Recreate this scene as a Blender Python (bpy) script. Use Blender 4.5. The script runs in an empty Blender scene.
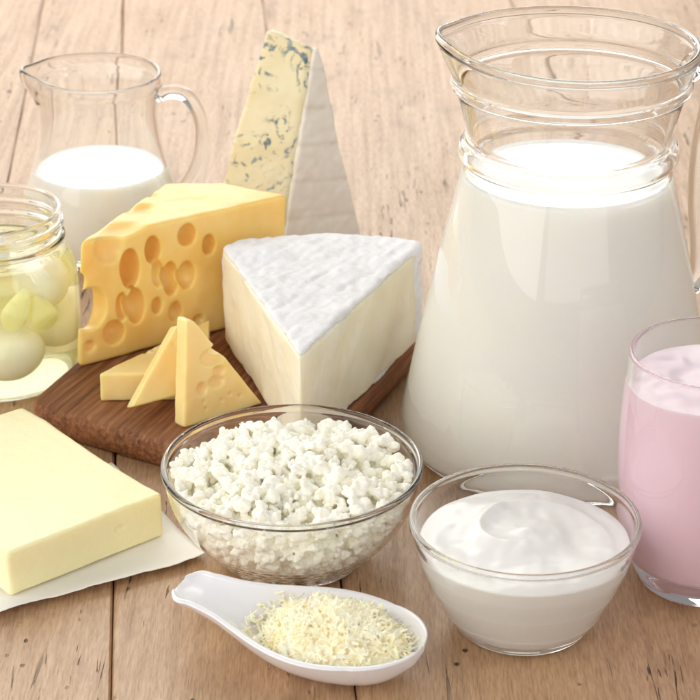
import bpy, bmesh, math, random
import numpy as np
from mathutils import Vector, noise

random.seed(7)
rng = np.random.default_rng(7)
sc = bpy.context.scene
col = sc.collection
rad = math.radians

# ------------------------------------------------------------------ camera
F_PX, PITCH, CAM_H = 2300.0, rad(25.0), 0.475
cam_d = bpy.data.cameras.new('camera')
cam = bpy.data.objects.new('camera', cam_d)
col.objects.link(cam)
cam.location = (0, 0, CAM_H)
cam.rotation_euler = (math.pi / 2 - PITCH, 0, 0)
cam_d.sensor_width = 36.0
cam_d.lens = 36.0 * F_PX / 700.0
cam_d.clip_start, cam_d.clip_end = 0.05, 50.0
cam_d.dof.use_dof = True
cam_d.dof.focus_distance = 0.93
cam_d.dof.aperture_fstop = 30.0
sc.camera = cam
sc.render.resolution_x = sc.render.resolution_y = 1024

# ------------------------------------------------------------------ light
world = bpy.data.worlds.new('World')
sc.world = world
world.use_nodes = True
bgn = world.node_tree.nodes['Background']
bgn.inputs['Color'].default_value = (0.98, 0.98, 1.0, 1)
bgn.inputs['Strength'].default_value = 0.24


def area(name, loc, aim, sx, sy, power, color):
    d = bpy.data.lights.new(name, 'AREA')
    d.shape = 'RECTANGLE'
    d.size, d.size_y, d.energy, d.color = sx, sy, power, color
    o = bpy.data.objects.new(name, d)
    col.objects.link(o)
    o.location = loc
    o.rotation_euler = (Vector(aim) - Vector(loc)).to_track_quat('-Z', 'Y').to_euler()
    return o


area('window_softbox', (-0.38, 2.25, 0.78), (0.0, 1.05, 0.05), 1.9, 1.3, 22.5, (1.0, 0.97, 0.90))
area('fill_softbox', (-1.25, 0.25, 0.80), (0.0, 0.9, 0.05), 2.6, 1.5, 24.0, (1.0, 0.965, 0.91))
area('front_softbox', (0.30, -0.75, 0.62), (0.05, 0.9, 0.05), 2.0, 1.0, 7.0, (1.0, 0.965, 0.91))
area('side_softbox', (1.35, 0.75, 0.85), (0.1, 1.0, 0.05), 0.9, 0.9, 6.0, (1.0, 0.98, 0.95))

vs = sc.view_settings
vs.view_transform = 'Standard'
vs.look = 'None'
vs.exposure, vs.gamma = 0.14, 1.0
vs.use_curve_mapping = False
cy = sc.cycles
cy.use_denoising = True
cy.max_bounces, cy.transmission_bounces, cy.glossy_bounces = 26, 22, 14
cy.use_adaptive_sampling, cy.adaptive_threshold, cy.adaptive_min_samples = True, 0.02, 20
cy.diffuse_bounces, cy.transparent_max_bounces = 10, 12
cy.volume_bounces = 8
cy.caustics_reflective = cy.caustics_refractive = True
cy.blur_glossy = 0.0
cy.sample_clamp_indirect = 30.0

# ------------------------------------------------------------------ pixel helpers (photo pixels -> place)
CAM = Vector((0, 0, CAM_H))
FW = Vector((0, math.cos(PITCH), -math.sin(PITCH)))
UP = Vector((0, math.sin(PITCH), math.cos(PITCH)))


def ray(x, y):
    return FW + Vector((1, 0, 0)) * ((x - 350) / F_PX) + UP * ((350 - y) / F_PX)


def at(x, y, z=0.0):
    d = ray(x, y)
    return CAM + d * ((z - CAM_H) / d.z)


def at_y(x, y, Y):
    d = ray(x, y)
    return CAM + d * (Y / d.y)


def on_plane(x, y, p0, n):
    d = ray(x, y)
    return CAM + d * ((p0 - CAM).dot(n) / d.dot(n))


# ------------------------------------------------------------------ object helpers
def mesh_obj(name, verts, faces, mat, parent=None, smooth=True, angle=None):
    me = bpy.data.meshes.new(name)
    me.from_pydata([tuple(v) for v in verts], [], [tuple(f) for f in faces])
    me.update()
    return link(name, me, mat, parent, smooth, angle)


def link(name, me, mat, parent=None, smooth=True, angle=None):
    me.polygons.foreach_set('use_smooth', [smooth] * len(me.polygons))
    if angle is not None:
        me.set_sharp_from_angle(angle=rad(angle))
    me.materials.clear()
    if mat:
        me.materials.append(mat)
    o = bpy.data.objects.new(name, me)
    col.objects.link(o)
    if parent:
        o.parent = parent
    return o


def tag(o, label, cat=None, group=None, kind=None):
    if label:
        o['label'] = label
    if cat:
        o['category'] = cat
    if group:
        o['group'] = group
    if kind:
        o['kind'] = kind
    return o


def thing(name, loc, label, cat, group=None):
    o = bpy.data.objects.new(name, None)
    o.empty_display_size = 0.02
    col.objects.link(o)
    o.location = loc
    return tag(o, label, cat, group)


def spline(pts, n=6):
    """Catmull-Rom through pts; a doubled point keeps a corner sharp."""
    P = [np.array(p, float) for p in pts]
    out = []
    for i in range(len(P) - 1):
        p1, p2 = P[i], P[i + 1]
        if np.allclose(p1, p2):
            continue
        p0 = P[i - 1] if i > 0 else 2 * p1 - p2
        p3 = P[i + 2] if i + 2 < len(P) else 2 * p2 - p1
        if np.allclose(p0, p1):
            p0 = 2 * p1 - p2
        if np.allclose(p3, p2):
            p3 = 2 * p2 - p1
        for k in range(n):
            t = k / n
            out.append(.5 * (2 * p1 + (p2 - p0) * t + (2 * p0 - 5 * p1 + 4 * p2 - p3) * t * t
                             + (3 * p1 - p0 - 3 * p2 + p3) * t ** 3))
    out.append(P[-1])
    return out


def lathe(profile, seg=128, deform=None):
    """profile of (r, z); r = 0 at an end closes it there."""
    V, Fc = [], []
    n = len(profile)
    for (r, z) in profile:
        for s in range(seg):
            a = 2 * math.pi * s / seg
            x, y, zz = r * math.cos(a), r * math.sin(a), z
            if deform:
                x, y, zz = deform(a, r, z)
            V.append((x, y, zz))
    for i in range(n - 1):
        for s in range(seg):
            t = (s + 1) % seg
            Fc.append((i * seg + s, i * seg + t, (i + 1) * seg + t, (i + 1) * seg + s))
    me = bpy.data.meshes.new('lathe')
    me.from_pydata(V, [], Fc)
    bm = bmesh.new()
    bm.from_mesh(me)
    bmesh.ops.remove_doubles(bm, verts=bm.verts, dist=1e-7)
    bmesh.ops.recalc_face_normals(bm, faces=bm.faces)
    bm.to_mesh(me)
    bm.free()
    me.update()
    return me


def tube(path, radii, seg=24, flat=None):
    """swept closed tube; flat = (a, b) oval factors of (sideways, outward)."""
    P = [Vector(p) for p in path]
    V, Fc = [], []
    side = None
    for i, p in enumerate(P):
        t = (P[min(i + 1, len(P) - 1)] - P[max(i - 1, 0)]).normalized()
        if side is None:
            side = t.cross(Vector((0, 0, 1)))
            if side.length < 1e-4:
                side = t.cross(Vector((1, 0, 0)))
        side = (side - t * side.dot(t)).normalized()
        up = side.cross(t)
        fa, fb = flat or (1, 1)
        for s in range(seg):
            a = 2 * math.pi * s / seg
            V.append(p + side * (math.cos(a) * radii[i] * fa) + up * (math.sin(a) * radii[i] * fb))
    n = len(P)
    for i in range(n - 1):
        for s in range(seg):
            t = (s + 1) % seg
            Fc.append((i * seg + s, i * seg + t, (i + 1) * seg + t, (i + 1) * seg + s))
    Fc.append(tuple(range(seg))[::-1])
    Fc.append(tuple((n - 1) * seg + s for s in range(seg)))
    me = bpy.data.meshes.new('tube')
    me.from_pydata([tuple(v) for v in V], [], Fc)
    bm = bmesh.new()
    bm.from_mesh(me)
    bmesh.ops.recalc_face_normals(bm, faces=bm.faces)
    bm.to_mesh(me)
    bm.free()
    return me


def prism(poly, z0, z1, top=None):
    n = len(poly)
    top = top or poly
    V = [(p[0], p[1], z0) for p in poly] + [(p[0], p[1], z1) for p in top]
    Fc = [tuple(range(n))[::-1], tuple(range(n, 2 * n))]
    Fc += [(i, (i + 1) % n, n + (i + 1) % n, n + i) for i in range(n)]
    return V, Fc


def fixed(V, Fc):
    me = bpy.data.meshes.new('solid')
    me.from_pydata([tuple(v) for v in V], [], [tuple(f) for f in Fc])
    bm = bmesh.new()
    bm.from_mesh(me)
    bmesh.ops.recalc_face_normals(bm, faces=bm.faces)
    bm.to_mesh(me)
    bm.free()
    return me


def ball_mesh(c, r, basis=None, sub=3):
    bm = bmesh.new()
    bmesh.ops.create_icosphere(bm, subdivisions=sub, radius=1.0)
    bx = basis or (Vector((1, 0, 0)), Vector((0, 1, 0)), Vector((0, 0, 1)))
    for v in bm.verts:
        q = v.co
        v.co = Vector(c) + bx[0] * (q.x * r[0]) + bx[1] * (q.y * r[1]) + bx[2] * (q.z * r[2])
    if bx[0].cross(bx[1]).dot(bx[2]) < 0:
        bmesh.ops.reverse_faces(bm, faces=bm.faces)
    me = bpy.data.meshes.new('ball')
    bm.to_mesh(me)
    bm.free()
    return me


def planes_of(me):
    """outward planes of a convex solid"""
    c = sum((v.co for v in me.vertices), Vector()) / len(me.vertices)
    out = []
    for p in me.polygons:
        n, q = p.normal.copy(), p.center
        if n.dot(q - c) < 0:
            n = -n
        out.append((np.array(n), float(n.dot(q))))
    return out


def smax(a, b, k):
    h = np.maximum(k - np.abs(a - b), 0) / k
    return np.maximum(a, b) + h * h * k * .25


def surface_nets(D, org, vox):
    """a quad skin on the zero level of the grid D"""
    S = D < 0
    idx = -np.ones(np.array(D.shape) - 1, np.int64)
    nb = sum(S[i:i + idx.shape[0], j:j + idx.shape[1], k:k + idx.shape[2]].astype(np.int8)
             for i in (0, 1) for j in (0, 1) for k in (0, 1))
    cells = np.argwhere((nb > 0) & (nb < 8))
    idx[tuple(cells.T)] = np.arange(len(cells))
    acc, cnt = np.zeros((len(cells), 3)), np.zeros(len(cells))
    for ax in range(3):
        o1, o2 = [a for a in range(3) if a != ax]
        for p in (0, 1):
            for q in (0, 1):
                off = np.zeros(3, int)
                off[o1], off[o2] = p, q
                end = off.copy()
                end[ax] = 1
                d0, d1 = D[tuple((cells + off).T)], D[tuple((cells + end).T)]
                m = (d0 < 0) != (d1 < 0)
                t = np.where(m, d0 / np.where(m, d0 - d1, 1), 0)
                pt = np.tile(off.astype(float), (len(cells), 1))
                pt[:, ax] = t
                acc[m] += pt[m]
                cnt[m] += 1
    V = (cells + acc / cnt[:, None]) * vox + org
    Q = []
    for ax in range(3):
        o1, o2 = [(1, 2), (2, 0), (0, 1)][ax]
        sl0, sl1 = [slice(None)] * 3, [slice(None)] * 3
        sl0[ax], sl1[ax] = slice(0, -1), slice(1, None)
        A_, B_ = S[tuple(sl0)], S[tuple(sl1)]
        e = np.argwhere(A_ != B_)
        e = e[(e[:, o1] > 0) & (e[:, o2] > 0) & (e[:, o1] < D.shape[o1] - 1) & (e[:, o2] < D.shape[o2] - 1)]
        flip = ~A_[tuple(e.T)]
        u, v = np.zeros(3, int), np.zeros(3, int)
        u[o1], v[o2] = 1, 1
        q = np.stack([idx[tuple((e - u - v).T)], idx[tuple((e - v).T)], idx[tuple(e.T)], idx[tuple((e - u).T)]], 1)
        q[flip] = q[flip][:, ::-1]
        Q.append(q)
    return V, np.vstack(Q)


def solid(name, me, mat, cuts=(), voxel=.0006, amp=.00012, freq=220., parent=None, amp2=0., freq2=60., edge=.0012, minus=None, rim=.0010):
    """a convex solid with softened edges, ellipsoids (centre, radii, basis) scooped out of it and a roughened skin."""
    co = np.array([v.co[:] for v in me.vertices])
    lo, hi = co.min(0) - 4 * voxel, co.max(0) + 4 * voxel
    n = np.ceil((hi - lo) / voxel).astype(int) + 1
    G = np.stack(np.meshgrid(*[np.arange(k, dtype=np.float32) * voxel for k in n], indexing='ij'), -1) + lo.astype(np.float32)

    def convex(pl):
        d = None
        for nn, w in pl:
            q = G @ nn.astype(np.float32) - w
            d = q if d is None else smax(d, q, edge)
        return d
    D = convex(planes_of(me))
    if minus is not None:
        D = smax(D, -convex(planes_of(minus)), edge * .6)
    for (c, r, bx) in cuts:
        m = max(r) * 1.25 + .003
        i0 = np.clip(np.floor((np.array(c) - m - lo) / voxel).astype(int), 0, n)
        i1 = np.clip(np.ceil((np.array(c) + m - lo) / voxel).astype(int) + 1, 0, n)
        if (i1 <= i0).any():
            continue
        w = tuple(slice(a, b) for a, b in zip(i0, i1))
        P = G[w] - np.array(c, np.float32)
        q = sum(((P @ np.array(bx[k], np.float32)) / r[k]) ** 2 for k in range(3))
        g = sum(((P @ np.array(bx[k], np.float32)) / r[k] ** 2) ** 2 for k in range(3))
        e = (q - 1) / (2 * np.sqrt(g) + 1e-6)
        D[w] = smax(D[w], -e, rim)
    V, Q = surface_nets(D, lo, voxel)
    out = bpy.data.meshes.new(name)
    out.from_pydata(V.tolist(), [], Q.tolist())
    out.update()
    return skin(name, out, mat, parent, amp, freq, amp2, freq2)


def remeshed(name, me, mat, voxel, smooth, **kw):
    o = bpy.data.objects.new('tmp', me)
    col.objects.link(o)
    m = o.modifiers.new('r', 'REMESH')
    m.mode, m.voxel_size = 'VOXEL', voxel
    m = o.modifiers.new('s', 'SMOOTH')
    m.factor, m.iterations = .5, smooth
    out = bpy.data.meshes.new_from_object(o.evaluated_get(bpy.context.evaluated_depsgraph_get()))
    bpy.data.objects.remove(o)
    return skin(name, out, mat, None, **kw)


def skin(name, out, mat, parent, amp, freq, amp2=0., freq2=60.):
    nv = len(out.vertices)
    co = np.empty(nv * 3, np.float32)
    out.vertices.foreach_get('co', co)
    no = np.empty(nv * 3, np.float32)
    out.vertices.foreach_get('normal', no)
    co, no = co.reshape(-1, 3), no.reshape(-1, 3)
    d = sines(co, freq) * amp
    if amp2:
        d += sines(co, freq2) * amp2
    co += no * d[:, None]
    out.vertices.foreach_set('co', co.ravel())
    out.update()
    return link(name, out, mat, parent)


def sines(co, freq, k=14, seed=None):
    """cheap vectorised band noise, about -1..1"""
    g = np.random.default_rng(int(freq) if seed is None else seed)
    s = np.zeros(len(co))
    for _ in range(k):
        d = g.normal(size=3)
        d *= freq * g.uniform(.5, 1.8) / np.linalg.norm(d)
        s += np.sin(co @ d * 2 * math.pi / 1.0 + g.uniform(0, 6.28) + 1.3 * np.sin(co @ g.normal(size=3) * freq * 3))
    return s / (k ** .5) / 1.2


# ------------------------------------------------------------------ materials
def new_mat(name):
    m = bpy.data.materials.new(name)
    m.use_nodes = True
    nt = m.node_tree
    b = nt.nodes['Principled BSDF']
    return m, nt, b


def node(nt, typ, **kw):
    n = nt.nodes.new(typ)
    for k, v in kw.items():
        if k.startswith('in_'):
            n.inputs[k[3:].replace('_', ' ')].default_value = v
        else:
            setattr(n, k, v)
    return n


def ramp(nt, fac, stops, interp='LINEAR'):
    r = nt.nodes.new('ShaderNodeValToRGB')
    r.color_ramp.interpolation = interp
    e = r.color_ramp.elements
    while len(e) < len(stops):
        e.new(0.5)
    for i, (p, c) in enumerate(stops):
        e[i].position = p
        e[i].color = c if len(c) == 4 else (*c, 1)
    nt.links.new(fac, r.inputs['Fac'])
    return r.outputs['Color']


def mix(nt, fac, a, b, blend='MIX'):
    m = nt.nodes.new('ShaderNodeMix')
    m.data_type, m.blend_type = 'RGBA', blend
    for sock, v in ((m.inputs['Factor'], fac), (m.inputs['A'], a), (m.inputs['B'], b)):
        if isinstance(v, (int, float)):
            sock.default_value = v
        elif isinstance(v, tuple):
            sock.default_value = v if len(v) == 4 else (*v, 1)
        else:
            nt.links.new(v, sock)
    # colour sockets are the third pair
    ca = [s for s in m.inputs if s.name == 'A' and s.type == 'RGBA'][0]
    cb = [s for s in m.inputs if s.name == 'B' and s.type == 'RGBA'][0]
    for sock, v in ((ca, a), (cb, b)):
        if isinstance(v, tuple):
            sock.default_value = v if len(v) == 4 else (*v, 1)
        elif not isinstance(v, (int, float)):
            nt.links.new(v, sock)
    return [s for s in m.outputs if s.type == 'RGBA'][0]


def coords(nt, scale=(1, 1, 1), rot=(0, 0, 0), loc=(0, 0, 0)):
    tc = nt.nodes.new('ShaderNodeTexCoord')
    mp = nt.nodes.new('ShaderNodeMapping')
    mp.inputs['Scale'].default_value = scale
    mp.inputs['Rotation'].default_value = rot
    mp.inputs['Location'].default_value = loc
    nt.links.new(tc.outputs['Object'], mp.inputs['Vector'])
    return mp.outputs['Vector']


def noise_tex(nt, vec, scale, detail=4., rough=.55, dist=0.):
    n = node(nt, 'ShaderNodeTexNoise')
    n.inputs['Scale'].default_value = scale
    n.inputs['Detail'].default_value = detail
    n.inputs['Roughness'].default_value = rough
    n.inputs['Distortion'].default_value = dist
    nt.links.new(vec, n.inputs['Vector'])
    return n.outputs['Fac']


def bump(nt, b, h, strength, dist, prev=None):
    n = node(nt, 'ShaderNodeBump')
    n.inputs['Strength'].default_value = strength
    n.inputs['Distance'].default_value = dist
    nt.links.new(h, n.inputs['Height'])
    if prev:
        nt.links.new(prev, n.inputs['Normal'])
    nt.links.new(n.outputs['Normal'], b.inputs['Normal'])
    return n.outputs['Normal']


def sss(b, w, radius, scale):
    b.inputs['Subsurface Weight'].default_value = w
    b.inputs['Subsurface Radius'].default_value = radius
    b.inputs['Subsurface Scale'].default_value = scale


def glass_mat(name, tint=(.985, .992, .99), ior=1.47, rough=0.):
    m, nt, b = new_mat(name)
    b.inputs['Base Color'].default_value = (*tint, 1)
    b.inputs['Transmission Weight'].default_value = 1.0
    b.inputs['Roughness'].default_value = rough
    b.inputs['IOR'].default_value = ior
    return m


def soft_mat(name, color, rough=.5, w=.6, radius=(1., .7, .45), scale=.003, var=None, vscale=60., bmp=None, spec=.5):
    m, nt, b = new_mat(name)
    vec = coords(nt)
    if var:
        f = noise_tex(nt, vec, vscale, 4.)
        nt.links.new(ramp(nt, f, [(.35, var), (.65, color)]), b.inputs['Base Color'])
    else:
        b.inputs['Base Color'].default_value = (*color, 1)
    b.inputs['Roughness'].default_value = rough
    b.inputs['Specular IOR Level'].default_value = spec
    sss(b, w, radius, scale)
    if bmp:
        bump(nt, b, noise_tex(nt, vec, bmp[0], 5., .6), bmp[1], bmp[2])
    return m


def plank_mat():
    m, nt, b = new_mat('weathered_wood')
    oi = nt.nodes.new('ShaderNodeObjectInfo')
    tc = nt.nodes.new('ShaderNodeTexCoord')
    off = node(nt, 'ShaderNodeVectorMath', operation='SCALE')
    nt.links.new(oi.outputs['Location'], off.inputs[0])
    off.inputs['Scale'].default_value = 7.3
    ad = node(nt, 'ShaderNodeVectorMath', operation='ADD')
    nt.links.new(tc.outputs['Object'], ad.inputs[0])
    nt.links.new(off.outputs[0], ad.inputs[1])

    def mapped(scale):
        mp = nt.nodes.new('ShaderNodeMapping')
        mp.inputs['Scale'].default_value = scale
        nt.links.new(ad.outputs[0], mp.inputs['Vector'])
        return mp.outputs['Vector']
    broad = noise_tex(nt, mapped((9, 3.2, 9)), 1.6, 5., .6, .6)
    grain = noise_tex(nt, mapped((260, 9, 60)), 1.0, 6., .62, .35)
    fine = noise_tex(nt, mapped((1300, 110, 300)), 1.0, 4., .65, .3)
    c = ramp(nt, broad, [(.3, (.33, .172, .078)), (.5, (.49, .280, .140)), (.72, (.58, .38, .215))])
    c = mix(nt, .55, c, ramp(nt, grain, [(.32, (.25, .125, .056)), (.52, (.50, .29, .145)), (.75, (.64, .44, .265))]))
    c = mix(nt, .42, c, ramp(nt, fine, [(.35, (.21, .108, .050)), (.6, (.56, .385, .24))]))
    # dark hair cracks along the grain, worm holes and worn stains
    crack_m = noise_tex(nt, mapped((30, 12, 10)), 1.0, 2.)
    cr = noise_tex(nt, mapped((330, 24, 100)), 1.0, 3., .6, 1.2)
    crf = ramp(nt, cr, [(.63, (0, 0, 0)), (.67, (1, 1, 1))])
    crm = ramp(nt, crack_m, [(.50, (0, 0, 0)), (.60, (1, 1, 1))])
    crack = mix(nt, 1., crf, crm, 'MULTIPLY')
    # short open pores
    po = node(nt, 'ShaderNodeTexVoronoi', feature='F1')
    po.inputs['Scale'].default_value = 1.
    nt.links.new(mapped((620, 62, 100)), po.inputs['Vector'])
    pore = ramp(nt, po.outputs['Distance'], [(.06, (.7, .7, .7)), (.20, (0, 0, 0))])
    pmask = ramp(nt, noise_tex(nt, mapped((40, 26, 20)), 1.0, 4., .6), [(.42, (0, 0, 0)), (.68, (1, 1, 1))])
    pore = mix(nt, 1., pore, pmask, 'MULTIPLY')
    vo = node(nt, 'ShaderNodeTexVoronoi', feature='F1')
    vo.inputs['Scale'].default_value = 110.
    vo.inputs['Randomness'].default_value = 1.
    nt.links.new(mapped((1, .6, 1)), vo.inputs['Vector'])
    jit = noise_tex(nt, mapped((1, 1, 1)), 300., 3.)
    sm = node(nt, 'ShaderNodeMath', operation='ADD')
    jm = node(nt, 'ShaderNodeMath', operation='MULTIPLY')
    jm.inputs[1].default_value = .16
    nt.links.new(jit, jm.inputs[0])
    nt.links.new(vo.outputs['Distance'], sm.inputs[0])
    nt.links.new(jm.outputs[0], sm.inputs[1])
    hole = ramp(nt, sm.outputs[0], [(.155, (1, 1, 1)), (.19, (0, 0, 0))])
    hm = ramp(nt, noise_tex(nt, mapped((14, 9, 9)), 1.0, 2.), [(.51, (0, 0, 0)), (.58, (1, 1, 1))])
    hole = mix(nt, 1., hole, hm, 'MULTIPLY')
    pits = mix(nt, 1., crack, hole, 'LIGHTEN')
    dark = mix(nt, 1., pits, pore, 'LIGHTEN')
    stain = ramp(nt, noise_tex(nt, mapped((34, 22, 10)), 1.0, 5., .65, .5), [(.54, (0, 0, 0)), (.72, (.5, .5, .5))])
    c = mix(nt, stain, c, (.20, .098, .048))
    c = mix(nt, dark, c, (.055, .03, .018))
    nt.links.new(c, b.inputs['Base Color'])
    rr = ramp(nt, grain, [(.3, (.50, .50, .50)), (.7, (.36, .36, .36))])
    nt.links.new(rr, b.inputs['Roughness'])
    b.inputs['Specular IOR Level'].default_value = .8
    n1 = bump(nt, b, grain, .35, .0006)
    n2 = bump(nt, b, fine, .25, .0002, n1)
    inv = node(nt, 'ShaderNodeInvert')
    nt.links.new(pits, inv.inputs['Color'])
    bump(nt, b, inv.outputs['Color'], .9, .0010, n2)
    return m


def board_mat(direction):
    m, nt, b = new_mat('dark_board_wood')
    vec = coords(nt)
    mp = nt.nodes.new('ShaderNodeMapping')
    nt.links.new(vec, mp.inputs['Vector'])
    mp.inputs['Scale'].default_value = (420, 14, 420)
    g = noise_tex(nt, mp.outputs['Vector'], 1.0, 5., .6, .3)
    mp2 = nt.nodes.new('ShaderNodeMapping')
    nt.links.new(vec, mp2.inputs['Vector'])
    mp2.inputs['Scale'].default_value = (70, 5, 70)
    g2 = noise_tex(nt, mp2.outputs['Vector'], 1.0, 4., .55, .6)
    c = ramp(nt, g, [(.34, (.05, .017, .007)), (.5, (.25, .095, .038)), (.68, (.52, .25, .115))])
    c = mix(nt, .5, c, ramp(nt, g2, [(.3, (.13, .045, .018)), (.7, (.40, .175, .075))]))
    nt.links.new(c, b.inputs['Base Color'])
    b.inputs['Roughness'].default_value = .6
    b.inputs['Specular IOR Level'].default_value = .3
    n = bump(nt, b, g, .8, .0014)
    bump(nt, b, noise_tex(nt, vec, 900., 3.), .2, .0003, n)
    return m


def swiss_mat(name='yellow_cheese', deep=(.86, .575, .155), pale=(.92, .70, .28)):
    m, nt, b = new_mat(name)
    vec = coords(nt)
    nt.links.new(ramp(nt, noise_tex(nt, vec, 45., 4.), [(.3, deep), (.7, pale)]), b.inputs['Base Color'])
    b.inputs['Roughness'].default_value = .33
    b.inputs['Specular IOR Level'].default_value = .5
    sss(b, .75, (1., .62, .22), .006)
    bump(nt, b, noise_tex(nt, vec, 420., 4.), .12, .0006)
    return m


def rind_mat():
    m, nt, b = new_mat('white_mould_rind')
    vec = coords(nt)
    f = noise_tex(nt, vec, 130., 5., .65, .5)
    nt.links.new(ramp(nt, f, [(.25, (.70, .69, .66)), (.5, (.80, .80, .82)), (.8, (.84, .84, .86))]), b.inputs['Base Color'])
    b.inputs['Roughness'].default_value = .85
    b.inputs['Specular IOR Level'].default_value = .2
    b.inputs['Sheen Weight'].default_value = .2
    sss(b, .3, (1., .9, .8), .0015)
    n = bump(nt, b, f, .35, .0012)
    bump(nt, b, noise_tex(nt, vec, 900., 4., .7), .35, .0004, n)
    return m


def blue_mat():
    m, nt, b = new_mat('blue_veined_paste')
    vec = coords(nt)
    base = ramp(nt, noise_tex(nt, vec, 30., 4.), [(.3, (.86, .76, .48)), (.7, (.90, .84, .62))])
    n = noise_tex(nt, vec, 120., 3., .6, 1.6)
    patch = noise_tex(nt, vec, 48., 2., .5, .4)
    v = ramp(nt, n, [(.53, (0, 0, 0)), (.61, (1, 1, 1))])
    pm = ramp(nt, patch, [(.36, (0, 0, 0)), (.48, (1, 1, 1))])
    vein = mix(nt, 1., v, pm, 'MULTIPLY')
    blue = ramp(nt, noise_tex(nt, vec, 300., 2.), [(.35, (.075, .12, .17)), (.65, (.36, .45, .47))])
    nt.links.new(mix(nt, vein, base, blue), b.inputs['Base Color'])
    b.inputs['Roughness'].default_value = .5
    sss(b, .45, (1., .7, .4), .003)
    inv = node(nt, 'ShaderNodeInvert')
    nt.links.new(vein, inv.inputs['Color'])
    bump(nt, b, inv.outputs['Color'], .5, .001)
    return m


def blue_rind_mat():
    m, nt, b = new_mat('grey_banded_rind')
    vec = coords(nt, rot=(0, rad(-12), 0))
    w = node(nt, 'ShaderNodeTexWave', wave_type='BANDS', bands_direction='Z', wave_profile='SAW')
    w.inputs['Scale'].default_value = 16.
    w.inputs['Distortion'].default_value = .6
    w.inputs['Detail'].default_value = 2.
    w.inputs['Detail Scale'].default_value = 3.
    nt.links.new(vec, w.inputs['Vector'])
    f = noise_tex(nt, vec, 160., 5., .65)
    c = ramp(nt, w.outputs['Fac'], [(.0, (.78, .71, .60)), (.12, (.90, .85, .76)), (.9, (.92, .88, .80)), (1., (.82, .75, .65))])
    c = mix(nt, .3, c, ramp(nt, f, [(.3, (.58, .55, .50)), (.7, (.84, .82, .79))]))
    nt.links.new(c, b.inputs['Base Color'])
    b.inputs['Roughness'].default_value = .8
    sss(b, .2, (1., .8, .6), .002)
    n = bump(nt, b, w.outputs['Fac'], .12, .0010)
    bump(nt, b, f, .3, .0006, n)
    return m


GLASS = glass_mat('clear_glass')
JAR_GLASS = glass_mat('jar_glass', (.97, .985, .965))
MILK = soft_mat('milk', (.885, .875, .84), rough=.18, w=1., radius=(1., .85, .6), scale=.012)
YOGURT = soft_mat('white_yogurt', (.82, .81, .785), rough=.28, w=.6, radius=(1., .85, .65), scale=.003)
PINK = soft_mat('pink_yogurt', (.86, .71, .775), rough=.28, w=.5, radius=(1., .6, .6), scale=.003)
CURD = soft_mat('cottage_curd', (.98, .96, .85), rough=.42, w=.25, radius=(1., .75, .30), scale=.003, bmp=(700., .55, .0007))
GRATED = soft_mat('grated_cheese', (.955, .905, .74), rough=.5, w=.8, radius=(1., .72, .28), scale=.002, var=(.95, .87, .62), vscale=120.)
SWISS = swiss_mat()
SLICE = swiss_mat('sliced_yellow_cheese', (.89, .67, .27), (.93, .76, .38))
RIND = rind_mat()
BRIE = soft_mat('brie_paste', (.91, .87, .72), rough=.45, w=.6, radius=(1., .8, .5), scale=.004, var=(.87, .80, .60), vscale=50., bmp=(150., .55, .0014))
BLUE = blue_mat()
BLUE_RIND = blue_rind_mat()
BUTTER = soft_mat('butter', (.935, .855, .54), rough=.38, w=.6, radius=(1., .78, .34), scale=.005, var=(.925, .84, .51), vscale=25., bmp=(170., .6, .0011))
PORCELAIN = soft_mat('white_porcelain', (.83, .83, .86), rough=.12, w=0., spec=.55)
PAPER = soft_mat('parchment', (.87, .85, .80), rough=.6, w=.25, radius=(1, .8, .6), scale=.001, bmp=(90., .2, .001))
MOZZ = soft_mat('mozzarella', (.95, .94, .89), rough=.25, w=1., radius=(1., .9, .7), scale=.006)
PALE_PIECE = soft_mat('yellow_green_piece', (.95, .94, .55), rough=.3, w=.8, radius=(1., .95, .4), scale=.005)
WHEY = glass_mat('whey', (.995, .99, .92), 1.30)
_vol = WHEY.node_tree.nodes.new('ShaderNodeVolumePrincipled')
_vol.inputs['Color'].default_value = (.985, .95, .50, 1)
_vol.inputs['Density'].default_value = 17.
WHEY.node_tree.links.new(_vol.outputs['Volume'], WHEY.node_tree.nodes['Material Output'].inputs['Volume'])
# ------------------------------------------------------------------ table of planks
base = mesh_obj('table_top', *prism([(-1.5, .3), (1.5, .3), (1.5, 3.2), (-1.5, 3.2)], -.05, -.022), None)
bm_, nt_, bb_ = new_mat('dark_gap')
bb_.inputs['Base Color'].default_value = (.10, .06, .035, 1)
base.data.materials.append(bm_)
tag(base, 'worn pale wooden table top made of wide planks', None, kind='structure')
PLANK = plank_mat()
SEAM = [((43, 0), (14, 147)), ((123, 0), (112, 650)), ((263, 0), (357, 697)), ((512, 0), (616, 200))]
seams = []
for a, b in SEAM:
    A, B = at(*a), at(*b)
    seams.append((A.x + (B.x - A.x) * (.35 - A.y) / (B.y - A.y), A.x + (B.x - A.x) * (3.1 - A.y) / (B.y - A.y)))
w0, w1 = .17, .17
left = [(seams[0][0] - w0 * k, seams[0][1] - w1 * k) for k in range(5, 0, -1)]
right = [(seams[-1][0] + w0 * k, seams[-1][1] + w1 * k) for k in range(1, 6)]
edges = left + seams + right
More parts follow.
